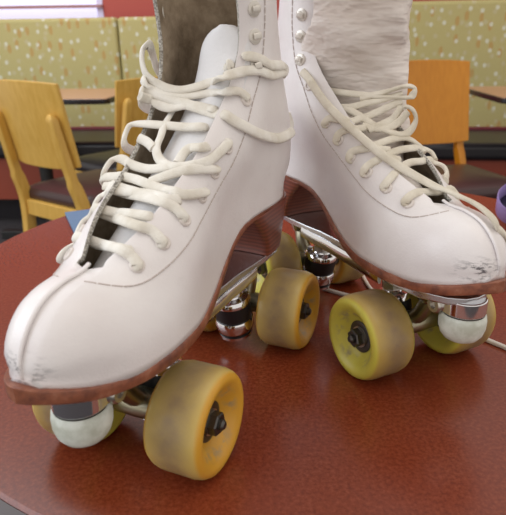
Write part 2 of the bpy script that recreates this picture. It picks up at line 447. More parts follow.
def chair(x, y, rz, label, wd, vinyl, w_=.32, ph=.280, top=.825):
    """plywood-back cafe chair; local +y is the way the sitter faces, back posts at y=0"""
    r = empty('cafe_chair', (x, y, 0), rz)
    tag(r, label, 'chair', 'wooden cafe chairs')
    hw = w_ / 2
    rake = .20
    def by(z): return -max(0, z - .42) * rake
    for sx in (-1, 1):
        m_ = MB()                                # rear post, foot to rounded tip half way up the panel
        pts = [(sx * (hw + .01), -.045, 0), (sx * hw, -.012, .22), (sx * hw, 0, .40), (sx * (hw - .008), by(.52) - .008, .52), (sx * (hw - .016), by(.70) - .008, .70), (sx * (hw - .016), by(.745) - .008, .745)]
        pp = spline(pts, 6)
        prof = []
        for i, p in enumerate(pp):
            k = 1 if p.z < .72 else max(.35, 1 - ((p.z - .72) / .03) ** 2)
            wx, wy = .016 * k, (.022 if p.z < .5 else .016) * k
            prof.append([(p.x - wx, p.y - wy, p.z), (p.x + wx, p.y - wy, p.z), (p.x + wx, p.y + wy, p.z), (p.x - wx, p.y + wy, p.z)])
        vs = [q for c_ in prof for q in c_]; fs = []
        for i in range(len(prof) - 1):
            for k in range(4): fs.append((i * 4 + k, i * 4 + (k + 1) % 4, i * 4 + 4 + (k + 1) % 4, i * 4 + 4 + k))
        fs += [(0, 1, 2, 3), tuple(len(vs) - 4 + k for k in range(4))]
        m_.add(vs, fs); m_.build('rear_post', wd, r, bevel=.006)
        m_ = MB(); m_.box((sx * hw, .37, .20), (.032, .032, .40)); m_.build('front_leg', wd, r, bevel=.005)
        m_ = MB(); m_.box((sx * hw, .185, .375), (.020, .335, .05)); m_.build('side_rail', wd, r, bevel=.004)
        m_ = MB(); m_.box((sx * hw, .185, .17), (.016, .335, .022)); m_.build('stretcher', wd, r, bevel=.003)
    m_ = MB(); m_.box((0, 0, .375), (w_ - .03, .022, .06)); m_.build('rear_rail', wd, r, bevel=.004)
    m_ = MB(); m_.box((0, .37, .378), (w_ - .03, .026, .054)); m_.build('front_rail', wd, r, bevel=.004)
    # backrest: curved plywood sheet, wider at the top
    m_ = MB(); nu, nv = 12, 10; P = []
    for side in (0, 1):
        for j in range(nv + 1):
            t = j / nv; z = top - ph * (1 - t)
            hw2 = hw + .014 + .006 * t
            for i in range(nu + 1):
                u = -1 + 2 * i / nu
                yy = by(z) - .030 * (1 - u * u) + .026 + (.006 if side else -.006)
                zz = z + (.008 * (1 - u * u) if j == nv else 0) - (.012 * (1 - u ** 4) if j == 0 else 0)
                P.append((u * hw2, yy, zz))
    n1 = (nu + 1) * (nv + 1); fs = []
    q = lambda s_, j, i: s_ * n1 + j * (nu + 1) + i
    for j in range(nv):
        for i in range(nu):
            fs.append((q(0, j, i), q(0, j, i + 1), q(0, j + 1, i + 1), q(0, j + 1, i)))
            fs.append((q(1, j, i), q(1, j + 1, i), q(1, j + 1, i + 1), q(1, j, i + 1)))
        for i in (0, nu): fs.append((q(0, j, i), q(1, j, i), q(1, j + 1, i), q(0, j + 1, i)))
    for i in range(nu):
        for j in (0, nv): fs.append((q(0, j, i), q(1, j, i), q(1, j, i + 1), q(0, j, i + 1)))
    m_.add(P, fs); m_.build('backrest', wd, r, bevel=.003)
    # padded seat, domed, rounded corners
    m_ = MB(); ring = []
    for (sx, sy, a0) in ((1, 1, 0), (-1, 1, 90), (-1, -1, 180), (1, -1, 270)):
        rad = .07 if sy > 0 else .035
        for k in range(7):
            a_ = math.radians(a0 + k * 15)
            ring.append((sx * (hw + .02 - rad) + rad * math.cos(a_), .20 + sy * (.195 - rad) + rad * math.sin(a_)))
    lay = [(.97, .402), (1.0, .412), (1.0, .432), (.96, .446), (.86, .455), (.6, .462), (.3, .465)]
    P = []; n = len(ring)
    for k_, z in lay: P += [(x * k_, .20 + (y - .20) * k_, z) for x, y in ring]
    fs = [(j * n + i, j * n + (i + 1) % n, (j + 1) * n + (i + 1) % n, (j + 1) * n + i) for j in range(len(lay) - 1) for i in range(n)]
    fs += [tuple(range(n)), tuple((len(lay) - 1) * n + i for i in range(n))]
    m_.add(P, fs); m_.build('seat', vinyl, r)
    return r
chair(-.725, 2.0, -.62, 'honey wood cafe chair with brown vinyl seat seen from behind, nearest at far left', M['wood'], M['vinyl'], .34, .275, .838)
chair(-.450, 2.525, .85, 'smaller looking honey wood cafe chair beyond, half hidden behind the laces of the left skate', M['wood'], M['vinyl_black'], .34, .27, .812)
chair(.745, 2.36, math.pi + .26, 'orange toned wood cafe chair with dark brown seat, right of the right skate', M['wood_orange'], M['vinyl'], .33, .315, .862)

# ------------------------------------------------------------ the red table
rt = empty('round_cafe_table', (.065, .523, 0))
tag(rt, 'round terracotta red laminate table carrying the two roller skates', 'table')
R0 = .363
b = MB(); b.lathe([(.0, T - .032), (R0 - .004, T - .032), (R0 - .004, T - .002), (R0 - .006, T), (0, T)], n=160)
b.build('table_top', M['table'], rt)
b = MB(); b.lathe([(R0 - .004, T - .030), (R0, T - .028), (R0 + .001, T - .005), (R0 - .0035, T - .0015)], n=160, closed=True)
b.build('edge_band', M['table_edge'], rt)
b = MB(); b.lathe([(.05, .03), (.04, .08), (.035, .12), (.035, .66), (.06, .70), (.12, T - .032)], n=32); b.build('pedestal', M['black_metal'], rt)
b = MB(); b.lathe([(.24, 0), (.24, .012), (.20, .024), (.06, .034), (0, .036)], n=48); b.build('base', M['black_metal'], rt)

# blue card lying under / behind the left skate
b = MB()
e1 = Vector((.044, -.100, 0)).normalized(); e2 = Vector((.100, .044, 0)).normalized()
c0 = Vector((-.244, .7075, 0)); pts = [c0, c0 + e2 * .16, c0 + e2 * .16 + e1 * .115, c0 + e1 * .115]
b.prism([(p.x, p.y) for p in pts], T, T + .004)
tag(b.build('folded_card', M['blue'], bevel=.0008), 'plain slate blue card lying on the red table edge behind the left skate', 'card')

# purple cap at the right edge
pc = empty('purple_cap', (.312, .640, T + .0150))
tag(pc, 'round purple plastic cap with dark inside, on table beside the right skate toe', 'cap')
b = MB(); b.lathe([(.021, 0), (.0235, .004), (.0245, .028), (.0235, .030), (.0222, .028), (.0205, .006)], n=48, closed=True); b.build('rim', M['purple'], pc)
b = MB(); b.lathe([(0, .004), (.0205, .004), (.0205, .012), (.012, .014), (.010, .020), (0, .021)], n=48); b.build('inner_disc', M['navy'], pc)
pc.rotation_euler = (.62, 0, -.35)

def cord(name, pts, label):
    m_ = MB(); m_.tube(spline([(x, y, T + z) for x, y, z in pts], 10), .0017, n=10)
    o = m_.build(name, M['cord']); tag(o, label, 'cord', 'white cords on the table')
z0 = .0017
cord('cord', [(.215, .305, z0), (.1807, .353, z0), (.160, .378, z0), (.137, .400, z0), (.106, .428, z0), (.0768, .449, z0), (.055, .468, z0), (.045, .490, z0), (.057, .512, z0), (.075, .522, z0)],
     'thin white cord lying on the red table under the right skate, running off right')
cord('cord', [(.108, .440, z0), (.104, .462, z0), (.103, .486, z0), (.104, .508, z0), (.098, .532, z0), (.078, .550, z0), (.05, .565, z0)],
     'short loop of white cord just behind the rear wheels of the right skate')

# lace centre lines, skate-local metres
LA={
 '1a':[(0.0874,0.0155,0.1168),(0.0881,0.0201,0.1177),(0.0866,0.0165,0.1209),(0.0866,0.0098,0.1238),(0.0756,-0.0098,0.1192),(0.0671,-0.0220,0.1153)],
 '1b':[(0.0667,-0.0370,0.1031),(0.0735,-0.0370,0.1073),(0.0777,-0.0340,0.1108),(0.0700,-0.0340,0.1125),(0.0665,-0.0275,0.1154),(0.0788,-0.0048,0.1209),(0.0862,0.0116,0.1234),(0.0781,0.0080,0.1179)],
 '2a':[(0.0726,0.0197,0.1233),(0.0733,0.0243,0.1242),(0.0727,0.0187,0.1291),(0.0754,0.0121,0.1318),(0.0645,-0.0063,0.1295),(0.0522,-0.0220,0.1258)],
 '2b':[(0.0563,-0.0350,0.1122),(0.0632,-0.0340,0.1157),(0.0668,-0.0311,0.1194),(0.0612,-0.0304,0.1247),(0.0584,-0.0246,0.1278),(0.0602,-0.0080,0.1312),(0.0685,0.0137,0.1343),(0.0580,0.0120,0.1291)],
 '3a':[(0.0556,0.0214,0.1306),(0.0563,0.0260,0.1315),(0.0568,0.0219,0.1361),(0.0580,0.0135,0.1389),(0.0519,-0.0023,0.1383),(0.0416,-0.0210,0.1356)],
 '3b':[(0.0403,-0.0340,0.1234),(0.0467,-0.0340,0.1262),(0.0540,-0.0282,0.1316),(0.0493,-0.0261,0.1359),(0.0486,-0.0124,0.1386),(0.0519,0.0050,0.1400),(0.0561,0.0184,0.1396),(0.0388,0.0120,0.1316)],
 '4a':[(0.0336,0.0219,0.1377),(0.0343,0.0265,0.1386),(0.0485,0.0217,0.1405),(0.0468,0.0037,0.1428),(0.0412,-0.0139,0.1442),(0.0416,-0.0304,0.1434),(0.0348,-0.0350,0.1377),(0.0284,-0.0350,0.1328)],
 '4b':[(0.0454,-0.0280,0.1397),(0.0452,-0.0229,0.1400),(0.0484,-0.0082,0.1395),(0.0553,0.0101,0.1393),(0.0472,0.0120,0.1343)],
 '5a':[(0.0207,0.0219,0.1468),(0.0214,0.0265,0.1477),(0.0362,0.0192,0.1501),(0.0415,0.0065,0.1464),(0.0440,0.0002,0.1439)],
 '5b':[(0.0281,-0.0340,0.1374),(0.0355,-0.0340,0.1413),(0.0395,-0.0317,0.1456),(0.0339,-0.0299,0.1511),(0.0327,-0.0242,0.1518),(0.0347,-0.0166,0.1495),(0.0363,-0.0057,0.1485),(0.0357,0.0061,0.1498),(0.0299,0.0120,0.1464)],
 '6a':[(0.0073,0.0227,0.1582),(0.0080,0.0273,0.1591),(0.0212,0.0245,0.1532),(0.0303,0.0212,0.1517),(0.0351,0.0100,0.1505),(0.0315,-0.0005,0.1521),(0.0254,-0.0070,0.1569),(0.0185,-0.0079,0.1627),(0.0144,-0.0088,0.1663),(0.0092,-0.0100,0.1688),(-0.0026,-0.0130,0.1727)],
 '6b':[(0.0044,-0.0350,0.1499),(0.0141,-0.0340,0.1539),(0.0253,-0.0274,0.1595),(0.0208,-0.0287,0.1641),(0.0167,-0.0266,0.1680),(0.0134,-0.0113,0.1677),(0.0113,0.0032,0.1670),(0.0094,0.0138,0.1672),(-0.0211,0.0090,0.1605)],
 '6c':[(0.0324,0.0102,0.1520),(0.0262,0.0105,0.1561),(0.0229,0.0129,0.1582),(0.0228,0.0198,0.1589),(-0.0095,0.0080,0.1513)],
 '6d':[(0.0219,-0.0198,0.1615),(0.0228,-0.0142,0.1598),(0.0252,-0.0091,0.1573)],
 'U1':[(-0.0340,-0.0380,0.1901),(-0.0250,-0.0360,0.1964),(-0.0180,-0.0330,0.2028),(-0.0054,-0.0269,0.2084),(-0.0039,-0.0301,0.2064),(-0.0009,-0.0294,0.1996),(0.0015,-0.0252,0.1923),(0.0004,-0.0179,0.1870),(-0.0028,-0.0083,0.1848),(-0.0077,0.0004,0.1862),(-0.0140,0.0086,0.1891),(-0.0009,0.0215,0.1922),(-0.0161,0.0236,0.1938),(-0.0265,0.0299,0.1944),(-0.0408,0.0332,0.1909),(-0.0960,0.0180,0.1877),(-0.1070,0.0160,0.1916),(-0.0903,0.0180,0.1969)],
 'U1b':[(-0.0218,0.0130,0.1925),(-0.0124,0.0190,0.1972),(-0.0273,0.0156,0.1998),(-0.0216,0.0255,0.2019),(-0.0286,0.0297,0.2007),(-0.0385,0.0329,0.1965),(-0.0826,0.0210,0.1897)],
 'U3':[(-0.0266,-0.0380,0.1859),(-0.0138,-0.0350,0.1891),(0.0029,-0.0271,0.1903),(0.0036,-0.0225,0.1851),(0.0011,-0.0145,0.1829),(-0.0026,-0.0039,0.1817),(-0.0095,0.0095,0.1831),(-0.0033,0.0200,0.1843),(-0.0117,0.0248,0.1841),(-0.0160,0.0288,0.1801)],
 'U2':[(-0.0215,-0.0360,0.1710),(-0.0081,-0.0340,0.1743),(0.0075,-0.0264,0.1799),(0.0047,-0.0263,0.1861),(0.0036,-0.0213,0.1840),(0.0005,-0.0055,0.1788),(0.0001,0.0110,0.1744),(-0.0027,0.0274,0.1686),(-0.0207,0.0326,0.1603),(-0.0527,0.0323,0.1524),(-0.0898,0.0235,0.1493),(-0.1058,0.0205,0.1538),(-0.1049,0.0185,0.1608)],
 'U4':[(0.0145,-0.0220,0.1828),(0.0058,-0.0216,0.1799),(0.0046,-0.0110,0.1758),(-0.0001,0.0004,0.1773),(-0.0015,0.0102,0.1758),(-0.0016,0.0156,0.1749),(-0.0243,0.0130,0.1700)],
}
LB={
 'D':[(-0.0267,-0.0220,0.1851),(-0.0118,-0.0285,0.1820),(-0.0012,-0.0275,0.1733),(0.0112,-0.0255,0.1649),(0.0334,-0.0225,0.1534),(0.0567,-0.0185,0.1424),(0.0740,-0.0105,0.1333),(0.0863,0.0010,0.1251),(0.0951,0.0040,0.1236),(0.1049,0.0050,0.1220),(0.1135,0.0050,0.1211),(0.1220,0.0050,0.1190),(0.1297,0.0060,0.1145),(0.1303,0.0100,0.1069),(0.1251,0.0180,0.0954)],
 '1':[(0.0858,-0.0168,0.1168),(0.0865,-0.0214,0.1177),(0.0863,-0.0144,0.1222),(0.0843,0.0034,0.1205),(0.0818,0.0163,0.1157),(0.0913,0.0120,0.1166)],
 '2':[(0.0704,-0.0210,0.1232),(0.0711,-0.0256,0.1241),(0.0708,-0.0200,0.1296),(0.0654,-0.0056,0.1330)],
 '3':[(0.0525,-0.0233,0.1287),(0.0532,-0.0279,0.1296),(0.0534,-0.0248,0.1344),(0.0562,-0.0114,0.1378),(0.0575,-0.0026,0.1365)],
 '4':[(0.0357,-0.0226,0.1347),(0.0364,-0.0272,0.1356),(0.0363,-0.0253,0.1406),(0.0449,-0.0174,0.1429),(0.0480,-0.0035,0.1415)],
 '5':[(0.0198,-0.0226,0.1442),(0.0205,-0.0272,0.1451),(0.0210,-0.0257,0.1503),(0.0256,-0.0185,0.1528),(0.0283,-0.0099,0.1538)],
 '6':[(0.0063,-0.0239,0.1541),(0.0070,-0.0285,0.1550),(0.0095,-0.0265,0.1591),(0.0167,-0.0232,0.1590),(0.0219,-0.0137,0.1566)],
 'H1':[(-0.0093,-0.0157,0.1755),(0.0073,-0.0051,0.1741),(0.0284,0.0119,0.1728),(0.0365,0.0196,0.1730),(0.0357,0.0240,0.1779),(0.0329,0.0185,0.1799),(0.0232,0.0090,0.1758),(0.0121,-0.0033,0.1717)],
 'H2':[(0.0045,-0.0177,0.1651),(0.0118,-0.0095,0.1660),(0.0175,-0.0012,0.1687),(0.0250,0.0079,0.1714),(0.0324,0.0168,0.1754)],
 'H3':[(0.0033,-0.0170,0.1663),(0.0177,-0.0093,0.1618),(0.0305,-0.0033,0.1549),(0.0405,0.0084,0.1499),(0.0429,0.0156,0.1510),(0.0411,0.0224,0.1582),(0.0394,0.0197,0.1654),(0.0347,0.0149,0.1666),(0.0342,0.0092,0.1597),(0.0326,0.0032,0.1566),(0.0303,-0.0089,0.1526)],
 'H4':[(0.0195,-0.0161,0.1572),(0.0233,-0.0042,0.1607),(0.0286,0.0081,0.1664),(0.0333,0.0157,0.1710)],
 'H5':[(0.0262,-0.0109,0.1549),(0.0334,-0.0013,0.1531),(0.0367,0.0093,0.1560),(0.0383,0.0174,0.1635)],
 'R1':[(0.0426,-0.0142,0.1442),(0.0413,0.0038,0.1471),(0.0440,0.0134,0.1473),(0.0502,0.0198,0.1423),(0.0542,0.0201,0.1383)],
 'R2':[(0.0550,-0.0137,0.1384),(0.0495,0.0003,0.1407),(0.0503,0.0155,0.1414),(0.0542,0.0252,0.1391),(0.0603,0.0254,0.1341)],
 'R3':[(0.0644,-0.0064,0.1336),(0.0598,0.0055,0.1347),(0.0608,0.0200,0.1334),(0.0660,0.0266,0.1310),(0.0719,0.0251,0.1263),(0.0777,0.0140,0.1236)],
}

# ------------------------------------------------------------ roller skates
# local frame: x forward to the toe, y to the skater's left, z up from the table
BACK = [(-.0985, .110), (-.107, .119), (-.110, .135), (-.107, .153), (-.099, .172), (-.090, .190), (-.083, .210), (-.078, .230), (-.076, .250), (-.076, .292)]
FRONT = [(.1415, .0850), (.1430, .0915), (.1412, .0980), (.1360, .1060), (.1265, .1135), (.114, .1168), (.102, .1172), (.094, .1195), (.084, .1265), (.068, .1375),
         (.045, .1515), (.022, .1665), (.002, .1835), (-.009, .1990), (-.012, .2130), (-.010, .2300), (-.005, .2500), (.0, .292)]
FRONT = [(p.x, p.z) for p in spline([(x, 0, z) for x, z in FRONT], 4)]
BACK = [(p.x, p.z) for p in spline([(x, 0, z) for x, z in BACK], 4)]
def arc(poly):
    s = [0]
    for a, b_ in zip(poly, poly[1:]): s.append(s[-1] + math.dist(a, b_))
    return s
FS, BS = arc(FRONT), arc(BACK)
def at(poly, S, t):
    d = t * S[-1]
    for i in range(len(S) - 1):
        if d <= S[i + 1] + 1e-12:
            k = (d - S[i]) / (S[i + 1] - S[i]); return (poly[i][0] + (poly[i+1][0] - poly[i][0]) * k, poly[i][1] + (poly[i+1][1] - poly[i][1]) * k)
    return poly[-1]
SB = [(-.110, .1065), (-.07, .1050), (-.050, .1040), (-.030, .1025), (-.015, .0995), (-.002, .0935), (.010, .0860), (.022, .0792), (.036, .0735), (.05, .0705), (.065, .0697), (.100, .0697), (.125, .0722), (.1485, .0785)]
TH = [(-.110, .0050), (-.04, .0050), (.01, .0055), (.05, .0075), (.1485, .0072)]
def sole_bot(x): return smooth_tab(SB, x)
def sole_top(x): return smooth_tab(SB, x) + lerp_tab(TH, x)
WS = [(-.1050, .0), (-.1035, .0085), (-.0985, .0165), (-.088, .0232), (-.070, .0258), (-.045, .0252), (-.020, .0240), (.005, .0245), (.030, .0285), (.055, .0332), (.078, .0352),
      (.100, .0330), (.118, .0276), (.131, .0212), (.1405, .0130), (.1455, .0060), (.1475, 0)]
WF = [(-.11, .0282), (-.06, .0280), (-.02, .0238), (.01, .0243), (.035, .0285), (.06, .0335), (.085, .0342), (.105, .0318), (.125, .0275), (.145, .0240)]
def segdist(px, pz, poly):
    best = 1e9
    for (ax, az), (bx, bz) in zip(poly, poly[1:]):
        dx, dz = bx - ax, bz - az; l2 = dx * dx + dz * dz + 1e-14
        t = max(0, min(1, ((px - ax) * dx + (pz - az) * dz) / l2))
        q = (px - ax - dx * t) ** 2 + (pz - az - dz * t) ** 2
        if q < best: best = q
    return math.sqrt(best)
FR2, BK2 = FRONT[::2] + [FRONT[-1]], BACK[::2] + [BACK[-1]]
FR2.append((.002, .34)); BK2.append((-.076, .34)); BK2.insert(0, (-.0985, .09))
def half_width(x, z):
    df, db = segdist(x, z, FR2), segdist(x, z, BK2)
    k = sstep(.118, .168, z) * sstep(.07, .02, x) if x > .02 else sstep(.118, .168, z)
    W = smooth_tab(WF, x) * (1 - k) + .0318 * k
    Rf = .040 - .004 * sstep(.12, .2, z)
    Rb = .036
    def g(t): t = min(1, max(0, t)); return (1 - (1 - t) ** 2.15) ** (1 / 2.15)
    a, c = g(df / Rf), g(db / Rb)
    return W * min(a, c) * (1 - .10 * (1 - max(a, c))) if True else 0
def front_v(x, z):
    """fraction along the front line nearest to (x, z)"""
    i = min(range(len(FRONT)), key=lambda n_: (FRONT[n_][0] - x) ** 2 + (FRONT[n_][1] - z) ** 2)
    return FS[i] / FS[-1]
def in_profile(x, z):
    poly = FRONT + BACK[::-1]; c = False; j = len(poly) - 1
    for i in range(len(poly)):
        xi, zi = poly[i]; xj, zj = poly[j]
        if (zi > z) != (zj > z) and x < (xj - xi) * (z - zi) / (zj - zi) + xi: c = not c
        j = i
    return c
def surf(x, z, side, lift=0):
    return Vector((x, side * (half_width(x, z) + lift), z))
def outward(p):
    return Vector((.55, p[1] / .03 * 1.1, .55)) if p[1] == p[1] else Vector((0, 0, 1))
def surf_normal(x, z, side):
    e = .0015
    a = surf(x + e, z, side) - surf(x - e, z, side); c = surf(x, z + e, side) - surf(x, z - e, side)
    n = a.cross(c).normalized()
    return n if n.y * side > 0 else -n
V_T = [FS[i_] / FS[-1] for i_ in range(len(FRONT)) if FRONT[i_][0] < .0985 and FRONT[i_][1] > .1][0]          # where along the front line the throat opens
def build_boot(name, root, leather_m, gap, flare_far, far_side):
    """gap(v) half opening; flare_far pushes the far flap outwards"""
    NU, NV = 46, 84
    verts, faces = [], []
    for side in (1, -1):
        base = len(verts)
        for j in range(NV + 1):
            v = j / NV
            bx, bz = at(BACK, BS, v); fx, fz = at(FRONT, FS, v)
            def pos(s):
                x = bx + (fx - bx) * s; z = bz + (fz - bz) * s
                w0 = (1 - v) ** 5
                if w0 > 1e-4:
                    x0 = BACK[0][0] + (FRONT[0][0] - BACK[0][0]) * s; z0_ = BACK[0][1] + (FRONT[0][1] - BACK[0][1]) * s
                    z += w0 * (sole_top(x0) - .0012 - z0_) * (1 if 0 < s < 1 else 1)
                return x, z
            smax = 1.0
            g_ = gap(v, side)
            if g_ > 0:
                lo, hi = .55, 1.0
                for _ in range(22):
                    mid = (lo + hi) / 2
                    if half_width(*pos(mid)) > g_: lo = mid
                    else: hi = mid
                smax = lo
            for i in range(NU + 1):
                u = i / NU
                s = smax * (.5 - .5 * math.cos(math.pi * (u ** 1.0)))
                x, z = pos(s)
                y = 0 if (i == 0 or (i == NU and g_ <= 0)) else half_width(x, z)
                fl = 0; 
                if side == far_side and g_ > 0:
                    e = max(0, (s / smax - .62) / .38); hgt = sstep(V_T, .8, v)
                    fl = flare_far * e * e * hgt
                verts.append((x + fl * .45, side * (y + fl), z))
        for j in range(NV):
            for i in range(NU):
                a = base + j * (NU + 1) + i; b_ = a + 1; c = b_ + NU + 1; d = a + NU + 1
                faces.append((a, b_, c, d) if side < 0 else (a, d, c, b_))
    me = bpy.data.meshes.new(name); me.from_pydata(verts, [], faces)
    bm = bmesh.new(); bm.from_mesh(me)
    bmesh.ops.remove_doubles(bm, verts=bm.verts, dist=.00025)
    bmesh.ops.recalc_face_normals(bm, faces=bm.faces)
    # make sure normals point out of the boot
    s_ = sum((f.normal.y * f.calc_center_median().y) for f in bm.faces)
    if s_ < 0: bmesh.ops.reverse_faces(bm, faces=bm.faces)
    bm.to_mesh(me); bm.free()
    o = put(name, me, [leather_m, M['lining'], M['rim']], root)
    so = o.modifiers.new('thickness', 'SOLIDIFY'); so.thickness = .0024; so.offset = -1
    so.material_offset = 1; so.material_offset_rim = 2; so.use_quality_normals = False
    return o

def lathe_part(name, prof, mt, parent, origin=(0, 0, 0), axis=(0, 0, 1), n=40, phase=0, sharp=35):
    m_ = MB(); m_.lathe(prof, origin, axis, n, phase=phase)
    return m_.build(name, mt, parent, sharp=sharp)

def wheel(root, x, side, mt):
    """one urethane wheel with bearing and axle nut; side=+1 outer face to +y"""
    w = .0316; yo = .0511; R = .0285
    e = empty('wheel', (x, side * (yo - w / 2), R)); e.parent = root
    h = w / 2
    prof = [(.0105, h - .0085), (.0128, h - .0080), (.0150, h - .0060), (.0185, h - .0028), (.0215, h - .0004), (.0240, h), (.0262, h - .0010), (.0277, h - .0035), (.0285, h - .0070),
            (.0285, 0), (.0285, -h + .007), (.0277, -h + .0035), (.0262, -h + .001), (.024, -h), (.0215, -h + .0006), (.0150, -h + .006), (.0105, -h + .008)]
    m_ = MB(); m_.lathe(prof, (0, 0, 0), (0, side, 0), 72, closed=True)
    m_.build('tyre', mt, e, sharp=60)
    lathe_part('bearing', [(.0034, -h + .007), (.0107, -h + .007), (.0107, h - .0078), (.0090, h - .0074), (.0062, h - .0080), (.0034, h - .0078)], M['dark_steel'], e, axis=(0, side, 0))
    lathe_part('washer', [(.0034, h - .0078), (.0070, h - .0078), (.0070, h - .0068), (.0034, h - .0068)], M['steel'], e, axis=(0, side, 0), n=24)
    lathe_part('axle_nut', [(.0062, h - .0068), (.0062, h - .0026), (.0054, h - .0018), (.0030, h - .0018)], M['dark_steel'], e, axis=(0, side, 0), n=6, phase=.3)
    lathe_part('axle_end', [(.0030, h - .004), (.0030, h - .0004), (.0018, h + .0008), (0, h + .0008)], M['dark_steel'], e, axis=(0, side, 0), n=20)
    return e

def truck(root, sgn, xa):
    """sgn=+1 front, -1 rear. king pin sits inboard of the axle"""
    r = empty('truck', (0, 0, 0)); r.parent = root
    kx = xa - sgn * .0205
    ax = Vector((-sgn * .20, 0, 1)).normalized()
    c = Vector((kx, 0, .031))
    m_ = MB()
    m_.tube([c + ax * -.004, c + Vector((sgn * .010, 0, -.0035)), Vector((xa, 0, .0285))], .0085, .0060, n=14)
    m_.tube([(xa, -.0195, .0285), (xa, -.010, .0285), (xa, 0, .0285), (xa, .010, .0285), (xa, .0195, .0285)], lambda t: .0062 + .0022 * math.sin(math.pi * t), .0068, n=16)
    m_.tube([(xa, 0, .0300), (xa + sgn * .009, 0, .041), (xa + sgn * .014, 0, .052)], lambda t: .0075 - .0032 * t, .0052, n=12)
    m_.build('hanger', M['gold_zinc'], r)
    lathe_part('axle', [(.0034, -.047), (.0034, .047)], M['steel'], r, (xa, 0, .0285), (0, 1, 0), 16)
    lathe_part('hanger_ring', [(.0098, -.0050), (.0132, -.0050), (.0140, -.0035), (.0140, .0030), (.0132, .0042), (.0098, .0042)], M['chrome'], r, c - ax * .0100, ax)
    lathe_part('cushion', [(.0085, -.0060), (.0126, -.0058), (.0132, .001), (.0130, .0070), (.009, .0082)], M['rubber'], r, c, ax)
    lathe_part('cushion_cup', [(.0126, .0070), (.0138, .0074), (.0138, .0098), (.0124, .0118), (.0085, .0130), (.0080, .0140), (0, .0140)], M['chrome'], r, c, ax)
    lathe_part('cushion', [(.009, -.0185), (.0120, -.018), (.0120, -.0150), (.009, -.0148)], M['rubber'], r, c, ax)
    lathe_part('cushion_cup', [(0, -.0212), (.0105, -.0212), (.0124, -.0204), (.0124, -.0182), (.010, -.0180)], M['chrome'], r, c, ax)
    lathe_part('king_pin_nut', [(.0070, .0138), (.0070, .0195), (.0060, .0205), (0, .0205)], M['steel'], r, c, ax, 6)
    lathe_part('king_pin', [(.0038, -.0238), (.0038, .030)], M['steel'], r, c, ax, 16)
    lathe_part('pivot_cup', [(.0095, .0), (.0085, .008), (.0065, .013)], M['aluminium'], r, (xa + sgn * .015, 0, .0640), (-sgn * .25, 0, -1), 24)
    # small action screw and lock nut on the saddle
    lathe_part('saddle', [(.0150, 0), (.0130, -.0045), (.0085, -.0075)], M['aluminium'], r, (kx - sgn * .006, 0, .0640), (0, 0, 1), 32)
    return r

